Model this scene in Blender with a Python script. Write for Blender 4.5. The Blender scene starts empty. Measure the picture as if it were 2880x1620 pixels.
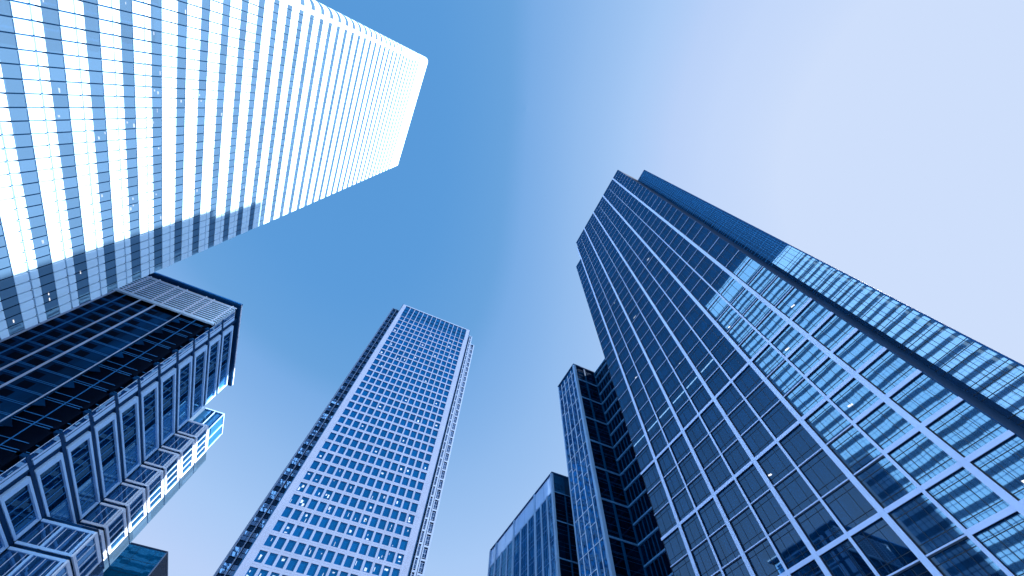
import bpy, math, random
from mathutils import Matrix, Vector
random.seed(7)
S = bpy.context.scene
C = S.collection

# ---------------------------------------------------------------- camera, sky, sun, exposure
# world axes: +Z up, +Y ahead, +X right; heights are counted from the camera, the ground lies at z = G
G = -1.6
M = [[0.9094277, -0.38478695, -0.1577348],
     [-0.41432436, -0.80577192, -0.42316301],
     [0.03572933, 0.45018953, -0.89221791]]
cd = bpy.data.cameras.new('camera')
cd.sensor_width = 36
cd.lens = 12.4858
cd.clip_start = 0.1
cd.clip_end = 6000
cam = bpy.data.objects.new('camera', cd)
C.objects.link(cam)
cam.matrix_world = Matrix([M[0] + [0], M[1] + [0], M[2] + [0], [0, 0, 0, 1]])
S.camera = cam

SUN_EL, SUN_AZ = math.radians(38.5), math.radians(-22.0)          # azimuth from +X towards +Y
sdir = Vector((math.cos(SUN_EL) * math.cos(SUN_AZ), math.cos(SUN_EL) * math.sin(SUN_AZ), math.sin(SUN_EL)))
world = bpy.data.worlds.new('World')
S.world = world
world.use_nodes = True
n, l = world.node_tree.nodes, world.node_tree.links
sky = n.new('ShaderNodeTexSky')
sky.sky_type = 'NISHITA'
sky.sun_disc = False
sky.sun_elevation = SUN_EL
sky.sun_rotation = math.atan2(sdir.x, sdir.y)
sky.dust_density = 1.0
bw = n.new('ShaderNodeRGBToBW')
mr = n.new('ShaderNodeMapRange')
mr.inputs[1].default_value = 1.0
mr.inputs[2].default_value = 5.0
ramp = n.new('ShaderNodeValToRGB')


def lin(r, g, b):
    f = lambda v: v / 12.92 if v < .04045 else ((v + .055) / 1.055) ** 2.4
    return (f(r / 255), f(g / 255), f(b / 255), 1)


stops = [(0.0, (86, 152, 216)), (.04, (92, 156, 219)), (.08, (106, 164, 222)), (.098, (122, 173, 230)),
         (.16, (146, 188, 238)), (.25, (168, 202, 246)), (.36, (186, 210, 249)), (.51, (195, 216, 251)), (1.0, (206, 223, 252))]
els = ramp.color_ramp.elements
els[0].position, els[0].color = stops[0][0], lin(*stops[0][1])
els[1].position, els[1].color = 1.0, lin(*stops[-1][1])
for p, c in stops[1:-1]:
    e = els.new(p)
    e.color = lin(*c)
l.new(sky.outputs[0], bw.inputs[0])
l.new(bw.outputs[0], mr.inputs[0])
l.new(mr.outputs[0], ramp.inputs[0])
l.new(ramp.outputs[0], n['Background'].inputs[0])
n['Background'].inputs[1].default_value = 0.154

sun = bpy.data.lights.new('sun', 'SUN')
sun.energy = 3.1
sun.angle = math.radians(0.5)
sun.color = (1, .97, .93)
so = bpy.data.objects.new('sun', sun)
C.objects.link(so)
so.location = sdir * 600
so.rotation_euler = (-sdir).to_track_quat('-Z', 'Y').to_euler()
S.view_settings.view_transform = 'Standard'
S.view_settings.look = 'None'
S.view_settings.exposure = 2.7
S.view_settings.gamma = 1


# ---------------------------------------------------------------- helpers
class MB:
    """collects boxes and prisms and links them as ONE mesh object"""
    def __init__(self):
        self.v, self.f = [], []

    def box(self, x0, x1, y0, y1, z0, z1):
        if x0 > x1: x0, x1 = x1, x0
        if y0 > y1: y0, y1 = y1, y0
        if z0 > z1: z0, z1 = z1, z0
        b = len(self.v)
        self.v += [(x0, y0, z0), (x1, y0, z0), (x1, y1, z0), (x0, y1, z0), (x0, y0, z1), (x1, y0, z1), (x1, y1, z1), (x0, y1, z1)]
        self.f += [tuple(b + i for i in q) for q in ((3, 2, 1, 0), (4, 5, 6, 7), (0, 1, 5, 4), (1, 2, 6, 5), (2, 3, 7, 6), (3, 0, 4, 7))]
        return self

    def prism(self, pts, z0, z1):
        """closed outline in plan, extruded; pts counter-clockwise"""
        b, k = len(self.v), len(pts)
        self.v += [(x, y, z0) for x, y in pts] + [(x, y, z1) for x, y in pts]
        self.f.append(tuple(b + i for i in reversed(range(k))))
        self.f.append(tuple(b + k + i for i in range(k)))
        for i in range(k):
            j = (i + 1) % k
            self.f.append((b + i, b + j, b + k + j, b + k + i))
        return self

    def poly(self, pts, nrm, t):
        """flat polygon given in space, thickened by t along nrm"""
        b, k = len(self.v), len(pts)
        o = Vector(nrm) * t
        self.v += [tuple(p) for p in pts] + [tuple(Vector(p) + o) for p in pts]
        self.f.append(tuple(b + i for i in reversed(range(k))))
        self.f.append(tuple(b + k + i for i in range(k)))
        for i in range(k):
            j = (i + 1) % k
            self.f.append((b + i, b + j, b + k + j, b + k + i))
        return self

    def build(self, name, mat, parent=None, label=None, kind=None):
        me = bpy.data.meshes.new(name)
        me.from_pydata(self.v, [], self.f)
        me.materials.append(mat)
        me.update()
        o = bpy.data.objects.new(name, me)
        C.objects.link(o)
        if parent is not None:
            o.parent = parent
            o.matrix_parent_inverse = parent.matrix_world.inverted()
        if label: o['label'] = label
        if kind: o['kind'] = kind
        return o


def thing(name, label, cat, loc, group=None):
    o = bpy.data.objects.new(name, None)
    o.empty_display_size = 2
    C.objects.link(o)
    o.matrix_world = Matrix.Translation(loc)
    o.location = loc
    bpy.context.view_layer.update()
    o['label'] = label
    o['category'] = cat
    if group: o['group'] = group
    return o


FPX = 998.86


def screen(p):
    q = [sum(M[r][c] * p[r] for r in range(3)) for c in range(3)]
    if q[2] > -1: return None
    return 1440 + FPX * q[0] / -q[2], 810 - FPX * q[1] / -q[2]


def shown(corners):
    """rough number of picture pixels a quad covers; 0 outside the frame"""
    s = [screen(c) for c in corners]
    if any(a is None for a in s): return 0
    cx = sum(a[0] for a in s) / len(s)
    cy = sum(a[1] for a in s) / len(s)
    if not (-20 < cx < 2900 and -20 < cy < 1640): return 0
    return abs(sum(s[i][0] * s[(i + 1) % 4][1] - s[(i + 1) % 4][0] * s[i][1] for i in range(4))) / 2


def windows(cells, gm, parent, bars=None, bm=None, limit=100, name='window', barname='glazing_bar', keep=None):
    """cells: list of (corners, box args, extra). The ones that show largest become parts, the rest one 'stuff' part.
    bars(mb, cell) adds glazing bars; they become a sub-part of the window."""
    ranked = sorted(cells, key=lambda c: -shown(c[0]))
    first, rest = ranked[:limit], ranked[limit:]
    for c in first:
        w = MB().box(*c[1]).build(name, gm, parent)
        if bars:
            mb = MB()
            bars(mb, c)
            if mb.v: mb.build(barname, bm, w)
        if keep is not None: keep.append((c, w))
    if rest:
        mb, bb = MB(), MB()
        for c in rest:
            mb.box(*c[1])
            if bars: bars(bb, c)
        w = mb.build(name, gm, parent, kind='stuff')
        if bb.v: bb.build(barname, bm, w, kind='stuff')


# ---------------------------------------------------------------- materials
def mat(name, col, rough=.6, metal=0., spec=.4, var=.08, scale=.35, panel=None, pvar=.0, streak=0., bump=0.):
    m = bpy.data.materials.new(name)
    m.use_nodes = True
    n, l = m.node_tree.nodes, m.node_tree.links
    b = n['Principled BSDF']
    b.inputs['Roughness'].default_value = rough
    b.inputs['Metallic'].default_value = metal
    b.inputs['Specular IOR Level'].default_value = spec
    geo = n.new('ShaderNodeNewGeometry')
    noi = n.new('ShaderNodeTexNoise')
    noi.inputs['Scale'].default_value = scale
    noi.inputs['Detail'].default_value = 5
    l.new(geo.outputs['Position'], noi.inputs['Vector'])
    val = n.new('ShaderNodeMapRange')
    val.inputs[1].default_value, val.inputs[2].default_value = .3, .7
    val.inputs[3].default_value, val.inputs[4].default_value = 1 - var, 1 + var
    l.new(noi.outputs[0], val.inputs[0])
    out = val.outputs[0]
    if panel:                                   # every panel of the cladding a hair lighter or darker
        d = n.new('ShaderNodeVectorMath'); d.operation = 'DIVIDE'; d.inputs[1].default_value = panel
        fl = n.new('ShaderNodeVectorMath'); fl.operation = 'FLOOR'
        wn = n.new('ShaderNodeTexWhiteNoise')
        l.new(geo.outputs['Position'], d.inputs[0]); l.new(d.outputs[0], fl.inputs[0]); l.new(fl.outputs[0], wn.inputs['Vector'])
        v2 = n.new('ShaderNodeMapRange')
        v2.inputs[3].default_value, v2.inputs[4].default_value = 1 - pvar, 1 + pvar
        l.new(wn.outputs['Value'], v2.inputs[0])
        mu = n.new('ShaderNodeMath'); mu.operation = 'MULTIPLY'
        l.new(out, mu.inputs[0]); l.new(v2.outputs[0], mu.inputs[1]); out = mu.outputs[0]
    if streak:                                  # rain streaks: noise stretched along Z
        mp = n.new('ShaderNodeMapping'); mp.inputs['Scale'].default_value = (1.6, 1.6, .06)
        ns = n.new('ShaderNodeTexNoise'); ns.inputs['Scale'].default_value = 1.0; ns.inputs['Detail'].default_value = 6
        l.new(geo.outputs['Position'], mp.inputs[0]); l.new(mp.outputs[0], ns.inputs['Vector'])
        v3 = n.new('ShaderNodeMapRange')
        v3.inputs[1].default_value, v3.inputs[2].default_value = .35, .65
        v3.inputs[3].default_value, v3.inputs[4].default_value = 1 - streak, 1 + streak * .4
        l.new(ns.outputs[0], v3.inputs[0])
        mu = n.new('ShaderNodeMath'); mu.operation = 'MULTIPLY'
        l.new(out, mu.inputs[0]); l.new(v3.outputs[0], mu.inputs[1]); out = mu.outputs[0]
    mx = n.new('ShaderNodeVectorMath'); mx.operation = 'SCALE'
    mx.inputs[0].default_value = col[:3]
    l.new(out, mx.inputs['Scale'])
    l.new(mx.outputs[0], b.inputs['Base Color'])
    if bump:
        bp = n.new('ShaderNodeBump'); bp.inputs['Strength'].default_value = bump
        n2 = n.new('ShaderNodeTexNoise'); n2.inputs['Scale'].default_value = 3
        l.new(geo.outputs['Position'], n2.inputs['Vector']); l.new(n2.outputs[0], bp.inputs['Height']); l.new(bp.outputs[0], b.inputs['Normal'])
    return m


def glass(name, base, tint, f0=.2, rough=.02, cell=(3, 3, 3), off=(0, 0, 0), tilt=.002, wob=.002, wscale=.25, var=.25, grz=1.0):
    """coated facade glass: dark body plus a tinted reflection; panes sit a hair out of true"""
    m = bpy.data.materials.new(name)
    m.use_nodes = True
    n, l = m.node_tree.nodes, m.node_tree.links
    n.remove(n['Principled BSDF'])
    out = n['Material Output']
    geo = n.new('ShaderNodeNewGeometry')
    sub = n.new('ShaderNodeVectorMath'); sub.operation = 'SUBTRACT'; sub.inputs[1].default_value = off
    d = n.new('ShaderNodeVectorMath'); d.operation = 'DIVIDE'; d.inputs[1].default_value = cell
    fl = n.new('ShaderNodeVectorMath'); fl.operation = 'FLOOR'
    wn = n.new('ShaderNodeTexWhiteNoise')
    l.new(geo.outputs['Position'], sub.inputs[0]); l.new(sub.outputs[0], d.inputs[0]); l.new(d.outputs[0], fl.inputs[0]); l.new(fl.outputs[0], wn.inputs['Vector'])
    a = n.new('ShaderNodeVectorMath'); a.operation = 'SUBTRACT'; a.inputs[1].default_value = (.5, .5, .5)
    asc = n.new('ShaderNodeVectorMath'); asc.operation = 'SCALE'; asc.inputs['Scale'].default_value = tilt * 2
    l.new(wn.outputs['Color'], a.inputs[0]); l.new(a.outputs[0], asc.inputs[0])
    noi = n.new('ShaderNodeTexNoise'); noi.inputs['Scale'].default_value = wscale; noi.inputs['Detail'].default_value = 1
    l.new(geo.outputs['Position'], noi.inputs['Vector'])
    b = n.new('ShaderNodeVectorMath'); b.operation = 'SUBTRACT'; b.inputs[1].default_value = (.5, .5, .5)
    bs = n.new('ShaderNodeVectorMath'); bs.operation = 'SCALE'; bs.inputs['Scale'].default_value = wob * 4
    l.new(noi.outputs['Color'], b.inputs[0]); l.new(b.outputs[0], bs.inputs[0])
    s1 = n.new('ShaderNodeVectorMath'); s2 = n.new('ShaderNodeVectorMath'); nm = n.new('ShaderNodeVectorMath'); nm.operation = 'NORMALIZE'
    l.new(geo.outputs['Normal'], s1.inputs[0]); l.new(asc.outputs[0], s1.inputs[1])
    l.new(s1.outputs[0], s2.inputs[0]); l.new(bs.outputs[0], s2.inputs[1]); l.new(s2.outputs[0], nm.inputs[0])
    gl = n.new('ShaderNodeBsdfGlossy'); gl.inputs['Color'].default_value = (*tint, 1); gl.inputs['Roughness'].default_value = rough
    l.new(nm.outputs[0], gl.inputs['Normal'])
    df = n.new('ShaderNodeBsdfDiffuse')
    vr = n.new('ShaderNodeMapRange'); vr.inputs[3].default_value, vr.inputs[4].default_value = 1 - var, 1 + var
    l.new(wn.outputs['Value'], vr.inputs[0])
    cs = n.new('ShaderNodeVectorMath'); cs.operation = 'SCALE'; cs.inputs[0].default_value = base
    l.new(vr.outputs[0], cs.inputs['Scale']); l.new(cs.outputs[0], df.inputs['Color'])
    lw = n.new('ShaderNodeLayerWeight'); lw.inputs['Blend'].default_value = .5
    pw = n.new('ShaderNodeMath'); pw.operation = 'POWER'; pw.inputs[1].default_value = 5
    l.new(lw.outputs['Facing'], pw.inputs[0])
    fr = n.new('ShaderNodeMapRange'); fr.inputs[3].default_value = f0; fr.inputs[4].default_value = f0 + (1 - f0) * grz
    l.new(pw.outputs[0], fr.inputs[0])
    mx = n.new('ShaderNodeMixShader')
    l.new(fr.outputs[0], mx.inputs[0]); l.new(df.outputs[0], mx.inputs[1]); l.new(gl.outputs[0], mx.inputs[2])
    l.new(mx.outputs[0], out.inputs[0])
    return m


def lamp_mat(name, col, s):
    m = bpy.data.materials.new(name)
    m.use_nodes = True
    b = m.node_tree.nodes['Principled BSDF']
    b.inputs['Base Color'].default_value = (.5, .5, .5, 1)
    b.inputs['Emission Color'].default_value = (*col, 1)
    b.inputs['Emission Strength'].default_value = s
    return m


LAMP = lamp_mat('lit ceiling lamp', (1, .96, .9), .16)
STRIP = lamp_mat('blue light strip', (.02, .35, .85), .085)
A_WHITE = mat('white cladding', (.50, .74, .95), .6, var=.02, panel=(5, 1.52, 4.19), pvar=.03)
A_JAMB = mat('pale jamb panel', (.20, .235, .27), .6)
A_JOINT = mat('joint backing', (.008, .045, .12), .9, spec=0)
A_GLASS = glass('band window glass', (.045, .092, .158), (.25, .62, 1), .12, cell=(5, 1.52, 4.19), off=(0, 2.16, 0), tilt=.004, var=.12)
A_FRAME = mat('dark window joint', (.002, .012, .035), .9, spec=0)
C_PANEL = mat('pale stone panel', (.155, .215, .36), .38, spec=.5, var=.04, panel=(2.85, 3, 4.013), pvar=.03, streak=.05)
C_GLASS = glass('deep blue window glass', (.0, .024, .09), (.04, .45, 1), .28, cell=(2.85, 3, 4.013), off=(0, 0, 1.3), tilt=.004, var=.3)
C_CROWN = glass('crown glass', (.0, .022, .075), (.1, .5, 1), .28, cell=(2.85, 3, 2), tilt=.006, var=.5)
C_WING = glass('wing glass', (.002, .022, .06), (.28, .55, 1), .25, cell=(1.3, 3, 1.1), tilt=.03, var=.6)
C_DARK = mat('dark spandrel', (.0, .025, .075), .5, spec=.1)
C_RIB = mat('light metal rib', (.17, .25, .40), .4, metal=.0)
C_BLIND = mat('pale roller blind', (.34, .42, .52), .8, var=.4, scale=1.5)
R_GLASS = glass('navy curtain wall glass', (.0, .014, .045), (.29, .57, .88), .205, cell=(5, 1.6, 4.1), off=(0, .3, 36.04), tilt=.0005, wob=.0003, var=.3, grz=.2)
R_GLASS2 = glass('navy curtain wall glass of the set-back slice', (.0, .015, .050), (.36, .62, .92), .24, cell=(5, 1.3, 4.1), tilt=.0003, wob=.00025, var=.3, grz=.2)
R_PIL = mat('pale metal pilaster', (.40, .52, .78), .5, spec=.25, var=.04, panel=(9, 9, 4.1), pvar=.04)
R_CYAN = mat('blue glazing bar', (.02, .17, .42), .5, spec=.2)
R_WEB = mat('navy web', (.0, .012, .04), .5)
R_LEDGE = mat('pale metal ledge', (.40, .51, .78), .5, spec=.25, var=.04)
R_BAR = mat('black glazing bar', (.001, .008, .022), .4)
R_SIDE = mat('dark return panel', (.0, .018, .055), .6, spec=.15, var=.1, panel=(9, 9, 4.1), pvar=.25)
R_TRIM = mat('blue metal trim', (.012, .07, .2), .85, spec=.05)
B_FRAME = mat('light grey frame', (.42, .68, 1.0), .5, spec=.1, var=.03)
B_WHITE = mat('white painted frame', (.74, .82, .96), .5, var=.03)
B_GLASS = glass('office glass', (.0, .012, .04), (.2, .6, 1), .07, cell=(1.6, 1.6, 4.15), tilt=.0015, var=.15, grz=.5)
B_GLASS2 = glass('bay glass', (.012, .06, .15), (.3, .65, 1), .3, cell=(1.3, 1.5, 4.15), tilt=.01, var=.4)
B_PALE = glass('pale blue glass', (.06, .12, .2), (.5, .75, 1), .35, cell=(1.3, 1.5, 4.15), tilt=.01, var=.3)
B_LIGHTER = glass('lighter blue glass', (.02, .10, .24), (.3, .7, 1), .25, cell=(1.6, 3.2, 4.15), tilt=.02, wob=.004, var=.6)  # opaque; base colour lightened to stand in for sky showing through
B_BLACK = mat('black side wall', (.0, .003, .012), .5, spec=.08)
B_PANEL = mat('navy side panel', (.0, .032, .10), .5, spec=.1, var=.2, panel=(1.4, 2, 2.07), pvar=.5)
B_LINE = mat('blue metal line', (.03, .20, .50), .5, spec=.2)
B_PIPE = mat('bright steel pipe', (.55, .68, .9), .3)
B_SLAT = mat('louvre slat', (.64, .83, 1.0), .8, spec=.05, var=.12, scale=.8)
B_NAVY = mat('navy roof edge', (.0, .035, .11), .6, spec=.1)
B_EDGE = mat('blue roof trim', (.01, .2, .55), .35)
D_GLASS = glass('teal glass', (.0, .11, .24), (.15, .6, .9), .22, cell=(2.6, 9, 3.4), tilt=.008, var=.25)
D_FIN = mat('navy fin', (.01, .05, .12), .4)
E_GLASS = glass('blue glass', (.003, .035, .09), (.22, .6, 1), .18, cell=(5, 1.9, 2.05), tilt=.012, wob=.006, var=.5)
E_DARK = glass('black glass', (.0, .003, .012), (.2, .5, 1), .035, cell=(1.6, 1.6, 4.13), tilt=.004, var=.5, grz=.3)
E_COL = mat('steel blue column', (.16, .30, .50), .35, spec=.6, streak=.12)
E_LEDGE = mat('steel blue ledge', (.05, .17, .36), .35, spec=.6)
E_THIN = mat('pale mullion', (.5, .6, .75), .4)
E_BAR = mat('navy fin bar', (.0, .035, .10), .5, spec=.1)
E_SCREEN = glass('pale roof screen glass', (.36, .52, .8), (.8, .9, 1), .2, tilt=.003, var=.05)
ROOF = mat('roof membrane', (.10, .12, .16), .9)
GROUND = mat('pale paving', (.26, .33, .42), .9, var=.15, panel=(2, 2, 9), pvar=.1)

# ---------------------------------------------------------------- ground
g = MB()
g.v = [(-2500, -2500, G), (2500, -2500, G), (2500, 2500, G), (-2500, 2500, G)]
g.f = [(0, 1, 2, 3)]
go = g.build('ground', GROUND)
go['kind'] = 'structure'
pv = MB().box(-51.5, 49, -40, 60, G, G + .004 + .1).build('plaza_paving', GROUND)
pv['kind'] = 'structure'


# ---------------------------------------------------------------- A: striped tower, upper left
def tower_a():
    X, Y0, Y1, TOP, R = -51.7, 1.9, 53.7, 200.0, 1.85
    XB = -112.0
    t = thing('striped_tower', 'tower striped with sunlit white cladding and blue window bands, one corner rounded', 'skyscraper', (-80, 28, G))

    def outline(o):
        """plan of the tower offset outwards by o, rounded corner at the near (-Y) end of the front"""
        pts = [(XB, Y0 - R - o), (X - R, Y0 - R - o)]
        for i in range(1, 12):
            a = math.radians(-90 + 90 * i / 11)
            pts.append((X - R + (R + o) * math.cos(a), Y0 + (R + o) * math.sin(a)))
        pts += [(X + o, Y1 + o), (XB, Y1 + o)]
        return pts
    MB().prism(outline(-.34), G, TOP - 1).build('core', A_JOINT, t)
    FL, Z0, NB, NT = 4.19, 43.38, -10, 33
    nm = int(round((Y1 - 2.16) / 1.52))
    ys = [2.16 + 1.52 * i for i in range(nm)] + [Y1]

    def ring(mb, z0, z1, o, th):
        """wall band that follows the far sides and the rounded corner (panel by panel on the front)"""
        a, b = outline(o), outline(o - th)
        k = len(a)
        for i in range(k - 1):
            if i == k - 3: continue                # the front itself is panelled
            mb.prism([a[i], a[i + 1], b[i + 1], b[i]], z0, z1)

    def front(mb, z0, z1, o, th, gap, yb=2.16):
        for i in range(len(ys) - 1):
            y0, y1 = ys[i] + gap / 2, ys[i + 1] - gap / 2
            if i == 0: y0 = Y0
            if i == len(ys) - 2: y1 = Y1 + o
            mb.box(X + o - th, X + o, y0, y1, z0, z1)
    for k in range(NB, NT + 1):
        z = Z0 + FL * k
        sp = MB()
        gap = .25 if k < 4 else .20 if k < 9 else .12 if k < 15 else .04
        for a, b in ((0.0, 1.55 - gap * .4), (1.55 + gap * .4, 2.49)):
            front(sp, z + a, z + b, 0, .3, gap)
            ring(sp, z + a, z + b, 0, .3)
        sp.build('spandrel_band', A_WHITE, t)
        wb = MB()
        wb.box(X - .34, X - .08, 2.95, Y1 - .08, z + 2.49, z + 4.19)
        ring(wb, z + 2.49, z + 4.19, -.06, .2)
        w = wb.build('band_window', A_GLASS, t)
        fr = MB()
        for y in ys[1:-1]:
            bw = .07 if k < 6 else .05 if k < 12 else .02
            fr.box(X - .08, X - .06, y - bw, y + bw, z + 2.49, z + 4.188)
        fr.box(X - .08, X - .063, 2.95, Y1 - .08, z + 2.492, z + 2.52)
        fr.build('glazing_bar', A_FRAME, w)
        # white jamb between the front window and the curved corner window
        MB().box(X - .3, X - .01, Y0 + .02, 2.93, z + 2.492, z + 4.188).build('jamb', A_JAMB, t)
    pz = Z0 + FL * (NT + 1)
    p = MB()
    z = pz
    while z < TOP - .5:
        z2 = min(z + 3.54, TOP)
        front(p, z + .02, z2 - .02, 0, .3, .03)
        ring(p, z + .02, z2 - .02, 0, .3)
        z = z2
    p.build('parapet', A_WHITE, t)
    b0 = Z0 + FL * NB
    MB().prism(outline(0), G, b0).build('base_wall', C_DARK, t)
    # half drawn pale blinds behind the panes of the lower floors
    for i in range(36):
        k = random.choice([-1, 0, 0, 1, 1, 2, 2, 3, 3, 4, 5, 6, 8, 9])
        j = random.randint(1, 30)
        if ys[j] > 44: continue
        z = Z0 + FL * k + 2.49
        a = ys[j] + random.uniform(.1, .9)
        wd = random.choice([.3, .45, .6])
        h = random.uniform(.1, .28)
        zz = z + random.uniform(.1, 1.6 - h)
        q = MB().poly([(X - .078, a, zz), (X - .078, a + wd, zz + random.uniform(0, .06)), (X - .078, a + wd * .95, zz + h), (X - .078, a + wd * .1, zz + h * random.uniform(.9, 1))], (1, 0, 0), .006)
        q.build('blind', A_BLIND, t)
    for y, z in ((51.4, 36.2), (49.2, 41), (50.2, 40.8), (47.6, 47.2)):
        z = Z0 + FL * math.floor((z - Z0 + .1) / FL) + 3.2
        MB().box(X - .078, X - .07, y, y + .5, z, z + .12).build('ceiling_lamp', LAMP, t)


A_BLIND = mat('blind seen through glass', (.13, .17, .23), .8, var=.2, scale=3)
tower_a()


# ---------------------------------------------------------------- C: grid tower, centre
def tower_c():
    X0, X1, Y, TOP = -22.5, 21.75, 129.4, 190.0
    t = thing('grid_tower', 'pale tower in the middle with a regular grid of deep blue square windows', 'skyscraper', (0, 150, G))
    MB().box(X0 + .4, X1 - .4, Y + .35, Y + 42, G, TOP - .6).build('core', C_DARK, t)
    NX, WX0, WX1 = 14, -20.45, 19.55
    pitch = (WX1 - WX0) / NX
    FL, ZB = 4.013, 1.31
    NF = 44                                   # joints at ZB + FL * n
    piers = [MB() for _ in range(NX + 1)]
    cells = []
    for k in range(NF):
        z = ZB + FL * k
        f = min(max((z - 50) / 110, 0), 1)
        wh, ww = 2.84 + .55 * f, 2.12 + .36 * f
        lo = (FL - wh) * .47
        s = MB().box(X0, X1, Y, Y + .35, z + .03, z + lo)
        s.box(X0, X1, Y, Y + .35, z + lo + wh, z + FL)
        s.build('spandrel', C_PANEL, t)
        for i in range(NX):
            a = WX0 + pitch * i + (pitch - ww) / 2
            b = a + ww
            cells.append((((a, Y, z + lo), (b, Y, z + lo), (b, Y, z + lo + wh), (a, Y, z + lo + wh)), (a, b, Y + .27, Y + .34, z + lo, z + lo + wh), k))
    for i, p in enumerate(piers):              # slender piers, a little slimmer towards the top
        def half(z):
            return (pitch - 2.12 - .36 * min(max((z - 50) / 110, 0), 1)) / 2
        zs = (ZB, 50, 160, ZB + FL * NF)
        xl = [X0 if i == 0 else WX0 + pitch * i - half(z) for z in zs]
        xr = [X1 if i == NX else WX0 + pitch * i + half(z) for z in zs]
        p.poly([(x, Y + .003, z) for x, z in zip(xl, zs)] + [(x, Y + .003, z) for x, z in reversed(list(zip(xr, zs)))], (0, 1, 0), .34)
        p.build('pier', C_PANEL, t)
    kept = []
    windows(cells, C_GLASS, t, keep=kept, limit=100)
    # blinds and papers seen behind the panes
    blinds = MB()
    rb = random.Random(3)
    for c, w in kept:
        if rb.random() < .42:
            a, b, _, _, z0, z1 = c[1]
            mb = MB()
            for _ in range(rb.choice([1, 1, 2])):
                x = rb.uniform(a + .15, b - .8)
                wd = rb.choice([.15, .25, .5, .7])
                h = rb.uniform(.3, 1.3)
                zz = rb.uniform(z0 + .1, z1 - h - .1)
                mb.poly([(x, Y + .262, zz), (x, Y + .262, zz + h), (x + wd, Y + .262, zz + h * rb.uniform(.8, 1)), (x + wd * rb.uniform(.8, 1.1), Y + .262, zz + .1)][::-1], (0, -1, 0), .004)
            mb.build('blind', C_BLIND, w)
    for c in cells:
        if c[2] > 16 and rb.random() < .06:
            a, b, _, _, z0, z1 = c[1]
            x = rb.uniform(a + .2, b - 1); zz = rb.uniform(z0 + .3, z1 - 1.4)
            blinds.box(x, x + rb.uniform(.4, .9), Y + .262, Y + .27, zz, zz + rb.uniform(.5, 1.1))
    blinds.build('blind', C_BLIND, t, kind='stuff')
    # glazed crown: tall panes between thin mullions
    z = ZB + FL * NF
    cr = MB().box(WX0 - .1, WX1 + .1, Y + .3, Y + .6, z, TOP - 1.2).build('crown_glass', C_CROWN, t)
    for i in range(1, NX):
        x = WX0 + pitch * i
        MB().box(x - .17, x + .17, Y + .04, Y + .29, z, TOP - .7).build('mullion', C_PANEL, cr)
    MB().box(WX0 - .1, WX1 + .1, Y + .12, Y + .29, z + 4.1, z + 4.3).box(WX0 - .1, WX1 + .1, Y + .12, Y + .29, z + 7.4, z + 7.5).build('transom', C_DARK, cr)
    MB().box(X0, WX0 - .102, Y, Y + .6, z, TOP).box(WX1 + .102, X1, Y, Y + .6, z, TOP).build('corner_pier', C_PANEL, t)
    MB().box(WX0 - .1, WX1 + .1, Y - .02, Y + .9, TOP - .7, TOP).build('parapet', C_RIB, t)
    MB().box(WX0 - .1, WX1 + .1, Y + .5, Y + .7, TOP - 1.2, TOP - .7).build('shadow_gap', B_BLACK, t)

    # recessed glazed wings at both sides
    def wing(x0, x1, top, y, col_out, rib_x, mirror=1):
        body = MB().box(x0, x1, y + .3, y + 36, G, top - .3).build('wing', C_DARK, t)
        rw = random.Random(int(x0))
        gl = []
        k = 0
        zz = 1.3
        while zz < top - 4:
            gl.append((((x0, y, zz + .9), (x1, y, zz + .9), (x1, y, zz + 3.7), (x0, y, zz + 3.7)), (x0 + .05, x1 - .05, y + .1, y + .28, zz + 1.1, zz + 3.6)))
            zz += FL
        for c in gl:
            w = MB().box(*c[1]).build('window', C_WING, t)
        fr = MB()
        zz = 1.3
        while zz < top - 4:
            for q in (1.1, 2.3, 3.6):
                fr.box(x0 + .02, x1 - .02, y + .02, y + .1, zz + q - .05, zz + q + .05)
            for j in range(1, 3):
                x = x0 + (x1 - x0) * j / 3
                fr.box(x - .04, x + .04, y + .03, y + .09, zz + 1.1, zz + 3.6)
            if x0 > 0: fr.box(x0, x1, y - .15, y + .02, zz + .1, zz + .65)
            zz += FL
        fr.build('glazing_bar', C_RIB if x0 > 0 else A_FRAME, t)
        MB().box(x0 - .05, x1 + .05, y - .1, y + .6, top - .3, top).build('coping', E_COL, t)
        MB().box(col_out - .3, col_out + .3, y - .1, y + .7, G, top + .1).build('edge_column', C_RIB, t)
        MB().box(rib_x - .13, rib_x + .13, y - .9, y - .1, G, top - .5).build('rib', C_RIB, t)
    wing(-26.8, -22.6, 184.3, 131.0, -26.9, -24.6)
    wing(22.6, 24.1, 186, 130.6, 24.2, 22.9)
    wing(24.6, 26.6, 179.8, 131.6, 26.9, 24.9)
    MB().box(-22.55, -22.5 - .25, Y - .35, Y + .6, G, TOP).build('shadow_gap', B_NAVY, t)
    MB().box(21.75, 22.1, Y + .1, Y + .6, G, TOP).build('shadow_gap', B_NAVY, t)


tower_c()


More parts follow.
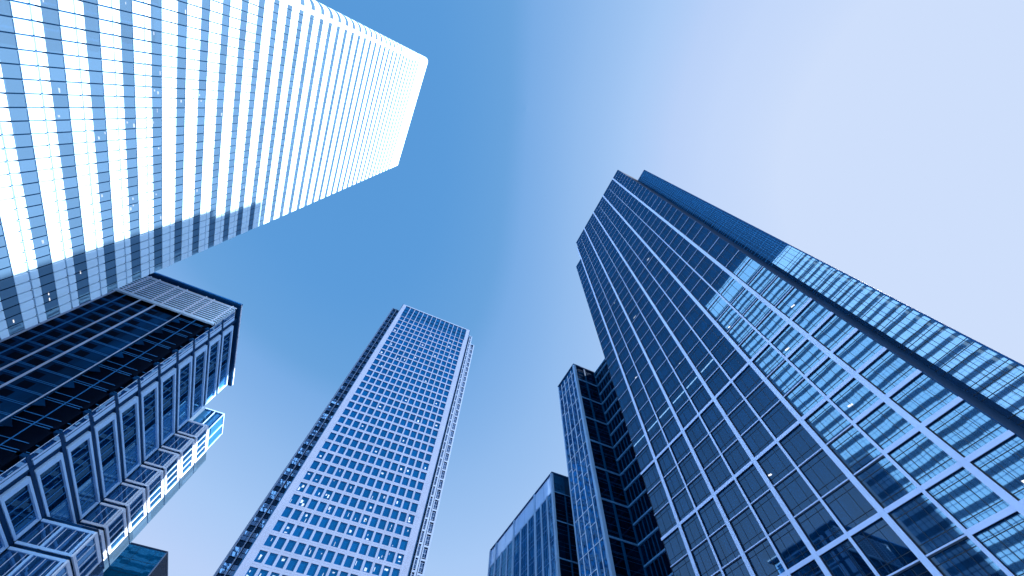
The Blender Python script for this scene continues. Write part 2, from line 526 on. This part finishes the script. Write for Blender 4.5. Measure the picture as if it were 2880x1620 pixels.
# ---------------------------------------------------------------- R: big glass tower, right
def tower_r():
    X, Y0, Y1, TOP = 50.0, 5.2, 44.9, 175.0
    YE, TE = 50.2, 154.5
    XS, YS, TS = 58.0, .06, 166.0
    t = thing('glass_tower', 'biggest dark glass tower at right with pale pilasters, mirroring the striped tower', 'skyscraper', (70, 25, G))
    MB().box(X + .06, 92, Y0 + .1, Y1, G, TOP - .4).build('core', R_SIDE, t)
    MB().box(X + .06, 92, Y1, YE, G, TE).build('low_shoulder', R_SIDE, t)
    MB().box(X + .01, XS + .1, Y0 - .001, Y0 + .1, G, TOP - .2).build('return_wall', R_SIDE, t)
    sl = MB().box(XS + .06, 92, YS, Y0 - .003, G, TS - .3).build('set_back_slice', R_SIDE, t)
    wide = [9.65, 18.45, 27.45, 36.35, 45.2]
    thin = [14.05, 22.95, 31.7, 40.75]
    for y in wide:
        w = .32
        top = TOP - .8 if y < 45 else TE + 14
        p = MB().box(X - .34, X - .26, y - w, y + w, G, top).build('pilaster', R_PIL, t)
        MB().box(X - .26, X + .02, y - w + .03, y + w - .03, G, top - .05).build('web', R_WEB, p)
    for y in thin:
        p = MB().poly([(X - .30, y - .19, G), (X - .30, y - .15, 60), (X - .30, y - .07, 130), (X - .30, y - .05, TOP - 5), (X - .30, y + .05, TOP - 5), (X - .30, y + .07, 130), (X - .30, y + .15, 60), (X - .30, y + .19, G)], (1, 0, 0), .06).build('pilaster', R_PIL, t)
        MB().box(X - .24, X + .02, y - .05, y + .05, G, TOP - 5.1).build('web', R_WEB, p)
    lines = sorted([(y, .30) for y in wide] + [(y, .06) for y in thin] + [(Y0, 0), (YE, 0)])
    FL, ZR = 4.1, 36.04
    ledge_cells = {}
    cells = []
    lamps = []
    for k in range(-9, 34):
        z = ZR + FL * k
        led, web = MB(), MB()
        for i in range(len(lines) - 1):
            y0 = lines[i][0] + lines[i][1]
            y1 = lines[i + 1][0] - lines[i + 1][1]
            hi = TE if y0 > 45 else TOP
            if z + FL > hi - .3 and z > hi - 2: continue
            z1 = min(z + FL, hi - .3)
            thick = (z < 50 and k % 3 == 0) or (z < 46 and y1 < 18.1)
            lh = .44 if thick else .12
            pr = .27 if thick else .16
            if z > 55: lh, pr = .085, .12
            if thick:
                web.box(X - .22, X + .015, y0, y1, z - lh / 2 + .06, z + lh / 2 - .03)
            else:
                web.box(X - pr + .04, X + .012, y0, y1, z - lh / 2 - (.12 if z < 100 else .01), z + lh / 2 - .02)
            led.box(X - pr, X - pr + .05, y0, y1, z - lh / 2, z + lh / 2)
            cells.append((((X, y0, z), (X, y1, z), (X, y1, z1), (X, y0, z1)), (X, X + .055, y0, y1, z + lh / 2 + .003 if False else z + .001, z1), (y0, y1, z, z1)))
        if led.v:
            lo_ = led.build('ledge', R_LEDGE, t)
            web.build('web', R_WEB, lo_)
    rr = random.Random(11)

    def bars(mb, c):
        y0, y1, z, z1 = c[2]
        if z > 112: return
        w, h = y1 - y0, z1 - z
        b = .03 if z > 40 else .024
        for f in (.30, .68):
            mb.box(X - .03, X - .001, y0 + w * f - b, y0 + w * f + b, z + .1, z1 - .02)
        for f in (.2, .8):
            mb.box(X - .034, X - .002, y0, y1, z + h * f - b, z + h * f + b)
        mb.box(X - .034, X - .002, y0, y0 + .09, z, z1)
        mb.box(X - .034, X - .002, y1 - .14, y1, z, z1)
    windows(cells, R_GLASS, t, bars=bars, bm=R_BAR, limit=100)
    # blue light strip along one floor
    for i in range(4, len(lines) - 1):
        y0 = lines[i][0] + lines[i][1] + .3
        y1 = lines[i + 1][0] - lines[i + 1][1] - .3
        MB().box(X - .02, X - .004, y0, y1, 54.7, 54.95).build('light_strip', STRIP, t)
    # ceiling lamps that burn behind the panes
    for y, z, w in ((26.5, 33.2, .5), (25.8, 20.2, .9), (21.2, 18.6, .6), (12.5, 33.6, .6), (7.2, 20.6, .8), (20.5, 99, .9), (21.4, 97.5, .3),
                    (12.6, 45.2, .7), (7.3, 49.9, .6), (33.8, 86, 1.1), (38.5, 101, .35), (16.8, 57, .5), (29.6, 60.6, .35), (10.8, 14.9, .6), (15.7, 14.2, .7), (41.8, 69, .6), (24.3, 17.2, .5)):
        MB().poly([(X - .012, y, z), (X - .012, y, z + .22), (X - .012, y + w, z + .22 + .1), (X - .012, y + w, z + .1)], (-1, 0, 0), .006).build('ceiling_lamp', LAMP, t)
    # roof edges
    MB().box(X - .1, X + .5, Y0, Y1 + .1, TOP - .35, TOP).build('coping', B_NAVY, t)
    MB().box(X - .05, X + .5, Y1 + .12, YE, TE, TE + .3).build('coping', B_NAVY, t)
    MB().box(X - .04, X + .3, Y0 - .03, Y0 + .06, G, TOP - .4).build('corner_trim', B_NAVY, t)
    # set-back slice: one pane row per floor, black bars, blue edge trim
    for k in range(-9, 32):
        z = ZR + FL * k
        z1 = min(z + FL, TS - .4)
        w = MB().box(XS, XS + .055, YS + .2, Y0 - .004, z + .001, z1).build('window', R_GLASS2, sl)
        b = MB()
        for y in (.62, 1.5, 2.3, 2.75, 3.95):
            b.box(XS - .03, XS - .001, y - .03, y + .03, z, z1)
        for f in (.0, .2, .8):
            b.box(XS - .034, XS - .002, YS + .2, Y0 - .01, z + FL * f - .03, z + FL * f + .03)
        if z > 68:
            for f in (.5, ): b.box(XS - .04, XS - .002, YS + .2, Y0 - .01, z + FL * f - .06, z + FL * f + .06)
            for y in (1.1, 1.9, 3.2): b.box(XS - .035, XS - .0015, y - .04, y + .04, z, z1)
        b.build('glazing_bar', R_BAR if z < 68 else R_CYAN, w)
    MB().box(XS - .12, XS + .4, YS - .02, YS + .2, G, TS).build('edge_trim', R_TRIM, sl)
    MB().box(XS - .1, XS + .4, YS + .2, Y0 - .01, TS - .4, TS).build('coping', R_TRIM, sl)


tower_r()


# ---------------------------------------------------------------- E: slimmer tower joined at the left of R
def tower_e():
    X, Y0, Y1, TOP = 50.5, 66.5, 77.9, 101.5
    XI, YR = 58.9, 50.35
    t = thing('corner_tower', 'narrow dark glass block with a steel blue corner column, tucked beside the biggest glass tower', 'skyscraper', (64, 72, G))
    MB().box(X + .06, 80, Y0 + .06, Y1, G, TOP - .3).build('core', R_SIDE, t)
    MB().box(XI + .06, 80, YR, Y0 + .05, G, TOP - .9).build('link_core', R_SIDE, t)
    FL, Z0 = 4.13, 44.6
    # -X front
    vs = [Y0 + .5, 68.9, 71.3, 73.7, 75.9, Y1 - .2]
    gr = random.Random(5)
    cells, thinm = [], MB()
    for k in range(-11, 14):
        z = Z0 + FL * k
        z1 = min(z + FL, TOP - .4)
        if z1 - z < 1: continue
        for i in range(len(vs) - 1):
            cells.append((((X, vs[i], z), (X, vs[i + 1], z), (X, vs[i + 1], z1), (X, vs[i], z1)), (X, X + .055, vs[i], vs[i + 1] - .001, z + .001, z1), (vs[i], vs[i + 1], z, z1)))

    def bars(mb, c):
        y0, y1, z, z1 = c[2]
        mb.box(X - .02, X - .001, y0, y1, z + (z1 - z) * .5 - .025, z + (z1 - z) * .5 + .025)
        mb.box(X - .02, X - .001, (y0 + y1) / 2 - .02, (y0 + y1) / 2 + .02, z, z1)
    windows(cells, E_GLASS, t, bars=bars, bm=R_BAR, limit=100)
    for y in vs[1:-1]:
        MB().box(X - .14, X - .003, y - .045, y + .045, G, TOP - 1).build('mullion', E_THIN, t)
    MB().box(X - .2, X + .02, Y1 - .2, Y1 + .15, G, TOP - .5).build('edge_column', E_COL, t)
    for k in range(-11, 14):
        z = Z0 + FL * k
        if z > TOP - 2: continue
        mb = MB()
        for i in range(len(vs) - 1):
            if gr.random() < .55 or k % 2 == 0:
                dz = gr.choice([0, 0, .0, 1.2])
                mb.box(X - .1, X - .004, vs[i] + .05, vs[i + 1] - .05, z - .05 + dz, z + .05 + dz)
        if mb.v: mb.build('ledge', E_THIN, t)
    # corner column
    MB().box(X - .35, X + .5, Y0 - .35, Y0 + .5, G, TOP - .2).build('corner_column', E_COL, t)
    # -Y side: black glass, one fin, a ledge every second floor
    side = []
    for k in range(-11, 14):
        z = Z0 + FL * k
        z1 = min(z + FL, TOP - .4)
        if z1 - z < 1: continue
        w = MB().box(X + .5, XI, Y0 + .01, Y0 + .055, z + .001, z1).build('window', E_DARK, t)
        b = MB()
        for f in (.12, .3, .36, .7):
            b.box(X + .5, XI - .05, Y0 - .02, Y0 + .008, z + FL * f - .03, z + FL * f + .03)
        b.build('glazing_bar', E_BAR, w)
    for k in range(-10, 14, 2):
        z = Z0 + FL * k
        if z > TOP - 2: continue
        MB().box(X + .5, XI - .02, Y0 - .3, Y0 + .008, z - .14, z + .14).build('ledge', E_LEDGE, t)
    MB().box(54.2, 54.75, Y0 - .2, Y0 + .008, G, TOP - .5).build('fin', E_BAR, t)
    MB().box(XI - .35, XI + .0, Y0 - .35, Y0 + .0, G, TOP - .4).build('inner_column', E_BAR, t)
    # recess wall towards R: ledge on each floor, close fins, one pale strip
    for k in range(-11, 14):
        z = Z0 + FL * k
        z1 = min(z + FL, TOP - 1)
        if z1 - z < 1: continue
        MB().box(XI, XI + .055, YR, Y0 - .001, z + .001, z1).build('window', E_DARK, t)
        MB().box(XI - .45, XI - .002, YR, Y0 - .36, z - .12, z + .2).build('ledge', E_LEDGE, t)
    for y in (52.0, 53.4, 54.9, 57.0, 58.2, 60.6, 61.8, 63.2, 64.6):
        MB().box(XI - .18, XI - .001, y - .09, y + .09, G, TOP - 1).build('fin', E_BAR, t)
    MB().box(XI - .2, XI - .003, 55.6, 56.35, G, TOP - 9).build('pale_strip', E_COL, t)
    # copings
    MB().box(X - .4, X + .3, Y0 - .4, Y1 + .1, TOP - .3, TOP).build('coping', B_NAVY, t)
    MB().box(X + .3, XI - .3, Y0 - .4, Y0 + .2, TOP - .3, TOP).build('coping', B_NAVY, t)
    MB().box(XI - .3, XI + .3, YR, Y0 - .02, TOP - .9, TOP - .5).build('coping', E_LEDGE, t)


tower_e()


# ---------------------------------------------------------------- E2: lower block with a roof screen
def block_low():
    X, Y0, Y1, TOP = 50.5, 87.3, 136.0, 72.9
    t = thing('low_glass_block', 'low glass block with many tall columns under a pale roof screen', 'office block', (66, 110, G))
    MB().box(X + .06, 84, Y0 + .06, Y1, G, 66.4).build('core', R_SIDE, t)
    MB().box(X - .2, X + .45, Y0 - .2, Y1 + .2, TOP - .45, TOP).build('coping', B_NAVY, t)
    MB().box(X + .45, 80, Y0 - .2, Y0 + .3, TOP - .45, TOP).build('coping', B_NAVY, t)
    big = [Y0 + .3, 99.3, 115.0, 130.2, Y1 - .25]
    for i, y in enumerate(big):
        MB().box(X - .35, X + .3, y - .42, y + .42, G, TOP - .46).build('column', E_COL, t)
    mid = [91.2, 95.2, 104.3, 109.6, 120.0, 125.1]
    for y in mid:
        MB().box(X - .28, X + .2, y - .28, y + .28, G, 67.2).build('column', E_COL, t)
    for i in range(len(big) - 1):
        s = MB().box(X + .1, X + .16, big[i] + .43, big[i + 1] - .43, 67.2, TOP - .47).build('roof_screen', E_SCREEN, t)
        ym = (big[i] + big[i + 1]) / 2
        MB().box(X + .06, X + .1, ym - .05, ym + .05, 67.2, TOP - .5).build('joint', E_LEDGE, s)
        MB().box(X - .1, X + .2, big[i] + .43, big[i + 1] - .43, 66.8, 67.18).build('sill', E_COL, t)
    vs = sorted([(y, .42) for y in big] + [(y, .28) for y in mid])
    FL, Z0 = 4.13, 62.6
    cells = []
    for k in range(-15, 1):
        z = Z0 + FL * k
        for i in range(len(vs) - 1):
            a, b = vs[i][0] + vs[i][1], vs[i + 1][0] - vs[i + 1][1]
            cells.append((((X, a, z), (X, b, z), (X, b, z + FL), (X, a, z + FL)), (X, X + .055, a, b, z + .001, z + FL), (a, b, z, z + FL)))

    def bars(mb, c):
        a, b, z, z1 = c[2]
        mb.box(X - .06, X - .001, a, b, z - .06, z + .06)
        for f in (.33, .67):
            y = a + (b - a) * f
            mb.box(X - .03, X - .002, y - .035, y + .035, z + .061, z1 - .061)
        mb.box(X - .03, X - .0015, a, b, z + 1.2, z + 1.26)
    windows(cells, E_GLASS, t, bars=bars, bm=E_LEDGE, limit=100)
    # -Y side, in deep shade
    for k in range(-15, 1):
        z = Z0 + FL * k
        MB().box(X + .3, 82, Y0 + .01, Y0 + .055, z + .001, z + FL).build('window', E_DARK, t)
        b = MB()
        for f in (.25, .5, .75):
            b.box(X + .3, 82, Y0 - .02, Y0 + .008, z + FL * f - .03, z + FL * f + .03)
        b.build('glazing_bar', E_BAR, t)
    for z in (36.0, 49.4, 58.5, 66.7):
        MB().box(X + .3, 82, Y0 - .15, Y0 + .009, z - .12, z + .12).build('ledge', E_LEDGE, t)
    for x in (54.3, 58.0, 62):
        MB().box(x - .2, x + .2, Y0 - .12, Y0 + .009, G, TOP - .5).build('fin', E_BAR, t)
    MB().box(54.1, 82, Y0 + .08, Y0 + 20, 66.41, TOP - .46).build('roof_plant_screen', R_SIDE, t)
    MB().box(X + .3, 54.1, Y0 + .1, Y0 + .16, 66.9, TOP - .47).build('side_screen', E_GLASS, t)


block_low()


# ---------------------------------------------------------------- D: small teal block, bottom left
def block_teal():
    X1, Y0, TOP = -50.4, 163.0, 60.0
    t = thing('teal_block', 'small teal glass block with dark fins, far behind the white framed building', 'office block', (-62, 175, G))
    MB().box(-78, X1 - .06, Y0 + .06, Y0 + 26, G, TOP - .3).build('core', D_FIN, t)
    FL = 3.4
    for k in range(0, 18):
        z = TOP - .5 - FL * (k + 1)
        if z < G: break
        w = MB().box(-78, X1, Y0, Y0 + .055, z + .001, z + FL).build('window', D_GLASS, t)
        b = MB().box(-78, X1 - .05, Y0 - .02, Y0 - .001, z - .04, z + .04)
        if k % 2: b.box(-78, X1 - 2.4, Y0 - .02, Y0 - .001, z + .7, z + .76)
        for x in (-52.9, -57.8, -62.7, -67.6, -72.5):
            b.box(x - .04, x + .04, Y0 - .021, Y0 - .002, z + .04, z + FL - .04)
        b.build('glazing_bar', R_BAR, w)
    for i in range(30):
        y = Y0 + .5 + i * .85
        MB().box(X1 - .05, X1 + .3, y, y + .22, G, TOP - .4).build('fin', D_FIN, t)
    MB().box(-78, X1 + .35, Y0 - .05, Y0 + 26, TOP - .3, TOP).build('coping', D_FIN, t)
    MB().box(X1 + .0, X1 + .3, Y0 - .04, Y0 + .3, G, TOP - .31).build('edge_trim', E_COL, t)


block_teal()


# ---------------------------------------------------------------- B: framed building with louvred roof screen, lower left
def building_b():
    X, Y0, TOP = -46.2, 70.3, 75.2
    YB, XW = 69.1, -92.0
    t = thing('framed_building', 'building with big white framed window boxes, one black side and a louvred roof screen', 'office block', (-60, 88, G))
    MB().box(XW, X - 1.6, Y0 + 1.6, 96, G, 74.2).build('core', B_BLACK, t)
    # roof slab with blue trim
    MB().box(XW, X + .28, YB, 98.2, 74.55, 75.0).build('roof_slab', B_NAVY, t)
    MB().box(XW, X + .4, YB - .12, YB + .3, 75.0, 75.3).build('roof_trim', B_EDGE, t)
    MB().box(X + .28, X + .4, YB - .12, 98.2, 74.95, 75.2).build('roof_trim', B_WHITE, t)
    # louvred screen
    y = 69.75
    sl = MB()
    z = 67.2
    while z < 73.6:
        sl.box(-70, X - .25, y, y + .10, z, z + .27)
        z += .62
    lv = sl.build('louvre_screen', B_SLAT, t)
    MB().box(-70, X - .3, y + .5, y + .6, 67.0, 74.3).build('screen_backing', B_PANEL, lv)
    for x in (-69.8, -66.2, -64.2, -60.1, -58.0, -53.5, -51.7, -47.2):
        MB().box(x - .11, x + .11, y - .25, y - .02, 66.8, 74.1).build('post', B_WHITE, lv)
    MB().box(-70.5, X + .1, y - .3, y - .12, 73.55, 73.75).build('top_rail', B_WHITE, lv)
    MB().box(-70, X - .2, y - .2, y + .3, 66.6, 66.95).build('bottom_rail', B_SLAT, lv)
    # louvres turn the corner
    sx = MB()
    z = 67.2
    while z < 73.6:
        sx.box(X - .25, X - .05, y, 73.0, z, z + .12)
        z += .47
    sx.build('louvre_screen', B_SLAT, t)
    FL, Z0, N0, N1 = 4.12, 32.55, -8, 8
    # black -Y side: gridded part
    XR = -53.4
    sides = []
    for k in range(N0, N1 + 1):
        z = Z0 + FL * k
        if z + FL > 67: break
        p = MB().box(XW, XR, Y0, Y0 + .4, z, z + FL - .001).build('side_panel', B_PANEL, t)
        x = XR - 2.9
        while x > XW + 3:
            for xa, xb, za, zb in ((x - 1.7, x, z + .5, z + 1.75), (x - 2.2, x - .6, z + 2.6, z + 3.7)):
                sides.append((((xa, Y0, za), (xb, Y0, za), (xb, Y0, zb), (xa, Y0, zb)), (xa, xb, Y0 - .012, Y0 - .002, za, zb)))
            x -= 3.05
        b = MB()
        for q, h in ((.08, .07), (.3, .05), (2.1, .06), (2.35, .05)):
            b.box(XW, XR + .05, Y0 - .12, Y0 - .013, z + q, z + q + h)
        b.build('side_rail', B_LINE, p)
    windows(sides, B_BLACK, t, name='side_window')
    # recessed black part beside the corner
    MB().box(XR, X - 1.6, Y0 + 1.4, Y0 + 1.6, G, 67).build('recess_wall', B_BLACK, t)
    for k in range(N0, N1 + 1):
        z = Z0 + FL * k
        if z > 66: break
        b = MB()
        for q in (0, .35, 1.5):
            b.box(XR + .1, X - .4, Y0 + .25, Y0 + .32, z + q, z + q + .07)
        b.build('recess_rail', B_LINE, t)
        MB().poly([(XR + .1, Y0 - .1, z + 2.4), (XR + 1.7, Y0 - .1, z + 2.9), (XR + .5, Y0 - .1, z + 3.9), (XR + .1, Y0 - .1, z + 3.6)], (0, 1, 0), .1).build('bracket', B_PANEL, t)
    for x, w, m in ((-58.85, .15, B_PIPE), (-61.9, .12, B_PIPE), (-67.2, .15, B_PIPE), (-64.9, .07, B_LINE), (-53.4, .05, B_PIPE), (-50.0, .03, B_LINE), (-72.4, .12, B_LINE)):
        MB().box(x - w, x + w, 69.95, 70.15, G, 67.5).build('vertical_pipe', m, t)
    # corner strip on the +X face: balustrade glass, pale panel, dark post
    for k in range(N0, N1 + 2):
        z = Z0 + FL * k
        if z + FL > 74.6: break
        MB().box(X - .1, X - .05, Y0, Y0 + 1.35, z + .1, z + 3.7).build('balustrade', B_GLASS2, t)
        b = MB().box(X - .05, X - .02, Y0, Y0 + .06, z + .1, z + 3.7).box(X - .05, X - .02, Y0 + 1.3, Y0 + 1.36, z + .1, z + 3.7)
        b.build('handrail', B_WHITE, t)
        MB().box(X - .25, X - .04, Y0 + 1.4, 73.2, z + .25, z + 3.75).build('corner_panel', B_FRAME, t)
        MB().box(X - .06, X + .03, 72.0, 72.05, z + .3, z + 3.7).build('joint', B_NAVY, t)
    for k in range(N0, N1 + 2):
        z = Z0 + FL * k
        if z > 74: break
        MB().box(X - 1.5, X - .01, Y0, 96.5, z - .4, z + .08).build('floor_edge', B_NAVY, t)
    MB().box(X - .5, X + .05, 73.25, 73.5, G, 74.3).box(X - .9, X - .35, 73.5, 74.7, G, 74.3).build('dark_post', B_NAVY, t)
    MB().box(X - 1.6, X - .9, Y0, 97, G, 74.2).build('front_wall', B_BLACK, t)
    # framed boxes
    for k in range(N0, N1 + 2):
        z = Z0 + FL * k
        if z + FL > 75: break
        y1 = 96.3 if z > 32 else 86.5
        z0, z1, ya = z + .12, z + 3.55, 74.75
        if z1 > 74.2: z1 = 74.2
        f = MB().box(X - .5, X + .12, ya, ya + 1.2, z0, z1).box(X - .5, X + .12, y1 - .35, y1, z0, z1)
        f.box(X - .5, X + .118, ya + 1.2, y1 - .35, z0, z0 + .32).box(X - .5, X + .118, ya + 1.2, y1 - .35, z1 - .32, z1)
        fo = f.build('window_frame', B_FRAME, t)
        ym = 84.2 if z < 32 else 87.5
        MB().box(X - .34, X - .28, ya + 1.2, ym, z0 + .32, z1 - .32).build('window_glass', B_GLASS, fo)
        MB().box(X - .34, X - .28, ym, y1 - .35, z0 + .32, z1 - .32).build('window_glass', B_LIGHTER, fo)  # far panes: see-through sky brightness put into the glass colour
        b = MB()
        yy = ya + 1.2 + 1.9
        i = 0
        while yy < y1 - 1:
            w = .06 if i < 5 else .03
            b.box(X - .27, X - .18, yy - w, yy + w, z0 + .32, z1 - .32)
            yy += 1.9
            i += 1
        b.box(X - .27, X - .22, ya + 1.2, y1 - .35, z0 + .322, z0 + .36)
        b.build('mullion', B_LINE, fo)

    def bay(xf, ya, yb, z, z1, back, cells_x):
        """projecting bay of one floor: white frame on +X and on the -Y return"""
        h0, h1 = z + .1, z1 - .35
        fr = MB().box(xf - .3, xf, ya, ya + .45, z, z1).box(xf - .3, xf, yb - .35, yb, z, z1)
        fr.box(xf - .3, xf - .002, ya + .45, yb - .35, z, z + .4).box(xf - .3, xf - .002, ya + .45, yb - .35, z1 - .5, z1)
        fo = fr.build('bay_frame', B_WHITE, t)
        MB().box(xf - .24, xf - .18, ya + .45, yb - .35, z + .4, z1 - .5).build('window_glass', B_GLASS2, fo)
        m = MB()
        nn = 4
        for i in range(1, nn):
            yy = ya + .45 + (yb - ya - .8) * i / nn
            m.box(xf - .17, xf - .05, yy - .06, yy + .06, z + .4, z1 - .5)
        m.box(xf - .17, xf - .08, ya + .45, yb - .35, z + .402, z + .45)
        m.build('mullion', B_WHITE, fo)
        rt = MB().box(back, xf - .3, ya + .002, ya + .3, z, z + .35).box(back, xf - .3, ya + .002, ya + .3, z1 - .35, z1)
        for x in cells_x:
            rt.box(x - .18, x + .18, ya - .05, ya + .3, z, z1)
        ro = rt.build('return_frame', B_WHITE if len(cells_x) < 2 else B_FRAME, t)
        MB().box(back, xf - .3, ya + .34, ya + .4, z + .35, z1 - .35).build('window_glass', B_GLASS2, ro)
        m = MB()
        nx = max(2, int((xf - back) / 1.3))
        for i in range(1, nx):
            x = back + (xf - .3 - back) * i / nx
            m.box(x - .04, x + .04, ya + .25, ya + .33, z + .35, z1 - .35)
        m.box(back, xf - .3, ya + .27, ya + .33, z + .352, z + .4)
        m.build('mullion', B_WHITE, ro)
    # lower bays reach further out and nearer, upper bays stand back
    for k in range(N0, 0):
        z = Z0 + FL * k
        bay(-37.9, 86.7, 96.6, z, z + FL - .45, X + .13, (-42.7, -38.6))
    MB().box(X - .9, -38.3, 87.15, 101, G, Z0 + .1).build('bay_core', B_PANEL, t)
    MB().box(-38.3, -38.05, 96.9, 102.3, G, Z0 - .4).build('side_glazing', B_PALE, t)
    for k in range(0, 7):
        z = Z0 + FL * k
        if z + FL > 62: break
        bay(-41.7, 96.6, 106.9, z, z + FL - .45, X + .13, (-42.3,))
        MB().box(-42.2, -41.85, 107.0, 111.5, z, z + FL - .2).build('side_glazing', B_PALE, t)
    MB().box(X - .9, -42.2, 97.05, 110.5, Z0 + .11, 60.8).build('bay_core', B_PANEL, t)
    # glass box hung under the roof at the far end
    gb = MB().box(X - .2, -41.9, 98.6, 106.6, 61.3, 66.2).build('glass_box', B_LIGHTER, t)
    fr = MB()
    for zz in (61.1, 66.2):
        fr.box(X - .3, -41.7, 98.4, 98.58, zz, zz + .22)
        fr.box(-41.88, -41.7, 98.58, 106.8, zz, zz + .22)
        fr.box(X - .3, X - .1, 98.58, 106.8, zz, zz + .22)
        fr.box(X - .1, -41.88, 106.62, 106.8, zz, zz + .22)
    for yy in (98.4, 102.6, 106.62):
        fr.box(-41.88, -41.7, yy, yy + .18, 61.32, 66.2)
    fr.box(-44.0, -43.85, 98.4, 98.58, 61.32, 66.2).box(X - .1, -41.88, 102.6, 102.75, 61.1, 61.28)
    fr.build('box_frame', B_FRAME, gb)


building_b()


# ---------------------------------------------------------------- a street tree whose tip shows at the foot of the glass tower
def street_tree(x, y, top):
    t = thing('street_tree', 'dark green tree tip showing at the bottom edge, at the foot of the glass tower', 'tree', (x, y, G))
    rt = random.Random(21)
    tr = MB()
    prev = None
    for i in range(7):
        z0, z1 = G + (top - G) * .14 * i, G + (top - G) * .14 * (i + 1)
        r0, r1 = .32 * (1 - .13 * i), .32 * (1 - .13 * (i + 1))
        b = len(tr.v)
        for z, r_ in ((z0, r0), (z1, r1)):
            for k in range(10):
                a = k * math.tau / 10
                tr.v.append((x + r_ * math.cos(a) + .05 * math.sin(z), y + r_ * math.sin(a), z))
        for k in range(10):
            j = (k + 1) % 10
            tr.f.append((b + k, b + j, b + 10 + j, b + 10 + k))
    tk = tr.build('trunk', BARK, t)
    for i in range(14):
        a = rt.uniform(0, math.tau)
        z = G + (top - G) * rt.uniform(.35, .85)
        L = (top - z) * .45 + .5
        p0, p1 = Vector((x, y, z)), Vector((x + L * math.cos(a), y + L * math.sin(a), z + L * .7))
        w = .07
        MB().poly([p0, p0 + Vector((0, 0, w)), p1 + Vector((0, 0, w * .3)), p1], (-math.sin(a), math.cos(a), 0), w).build('limb', BARK, tk)
    lf = MB()
    for i in range(5200):
        f = rt.random() ** .7
        z = top - f * (top - G) * .62
        R = .25 + 3.1 * math.sin(min(1, f * 1.15) * math.pi * .62)
        cl = .75 + .25 * math.sin(3 * z + 1.7) 
        a = rt.uniform(0, math.tau)
        rr = R * cl * (.55 + .45 * rt.random()) * (.85 + .2 * math.sin(3 * a + z))
        c = Vector((x + rr * math.cos(a), y + rr * math.sin(a), z + rt.uniform(-.2, .1)))
        u = Vector((rt.gauss(0, 1), rt.gauss(0, 1), rt.gauss(0, .6))).normalized()
        v = u.orthogonal().normalized()
        q = rt.uniform(.07, .13)
        b = len(lf.v)
        lf.v += [tuple(c - u * q), tuple(c + v * q * .5), tuple(c + u * q), tuple(c - v * q * .5)]
        lf.f.append((b, b + 1, b + 2, b + 3))
    lf.build('crown', LEAF, t)


BARK = mat('bark', (.05, .06, .07), .9, var=.3, scale=4)
LEAF = mat('dark leaves', (.012, .06, .06), .6, var=.4, scale=2)
street_tree(34.6, 34.1, 21.3)
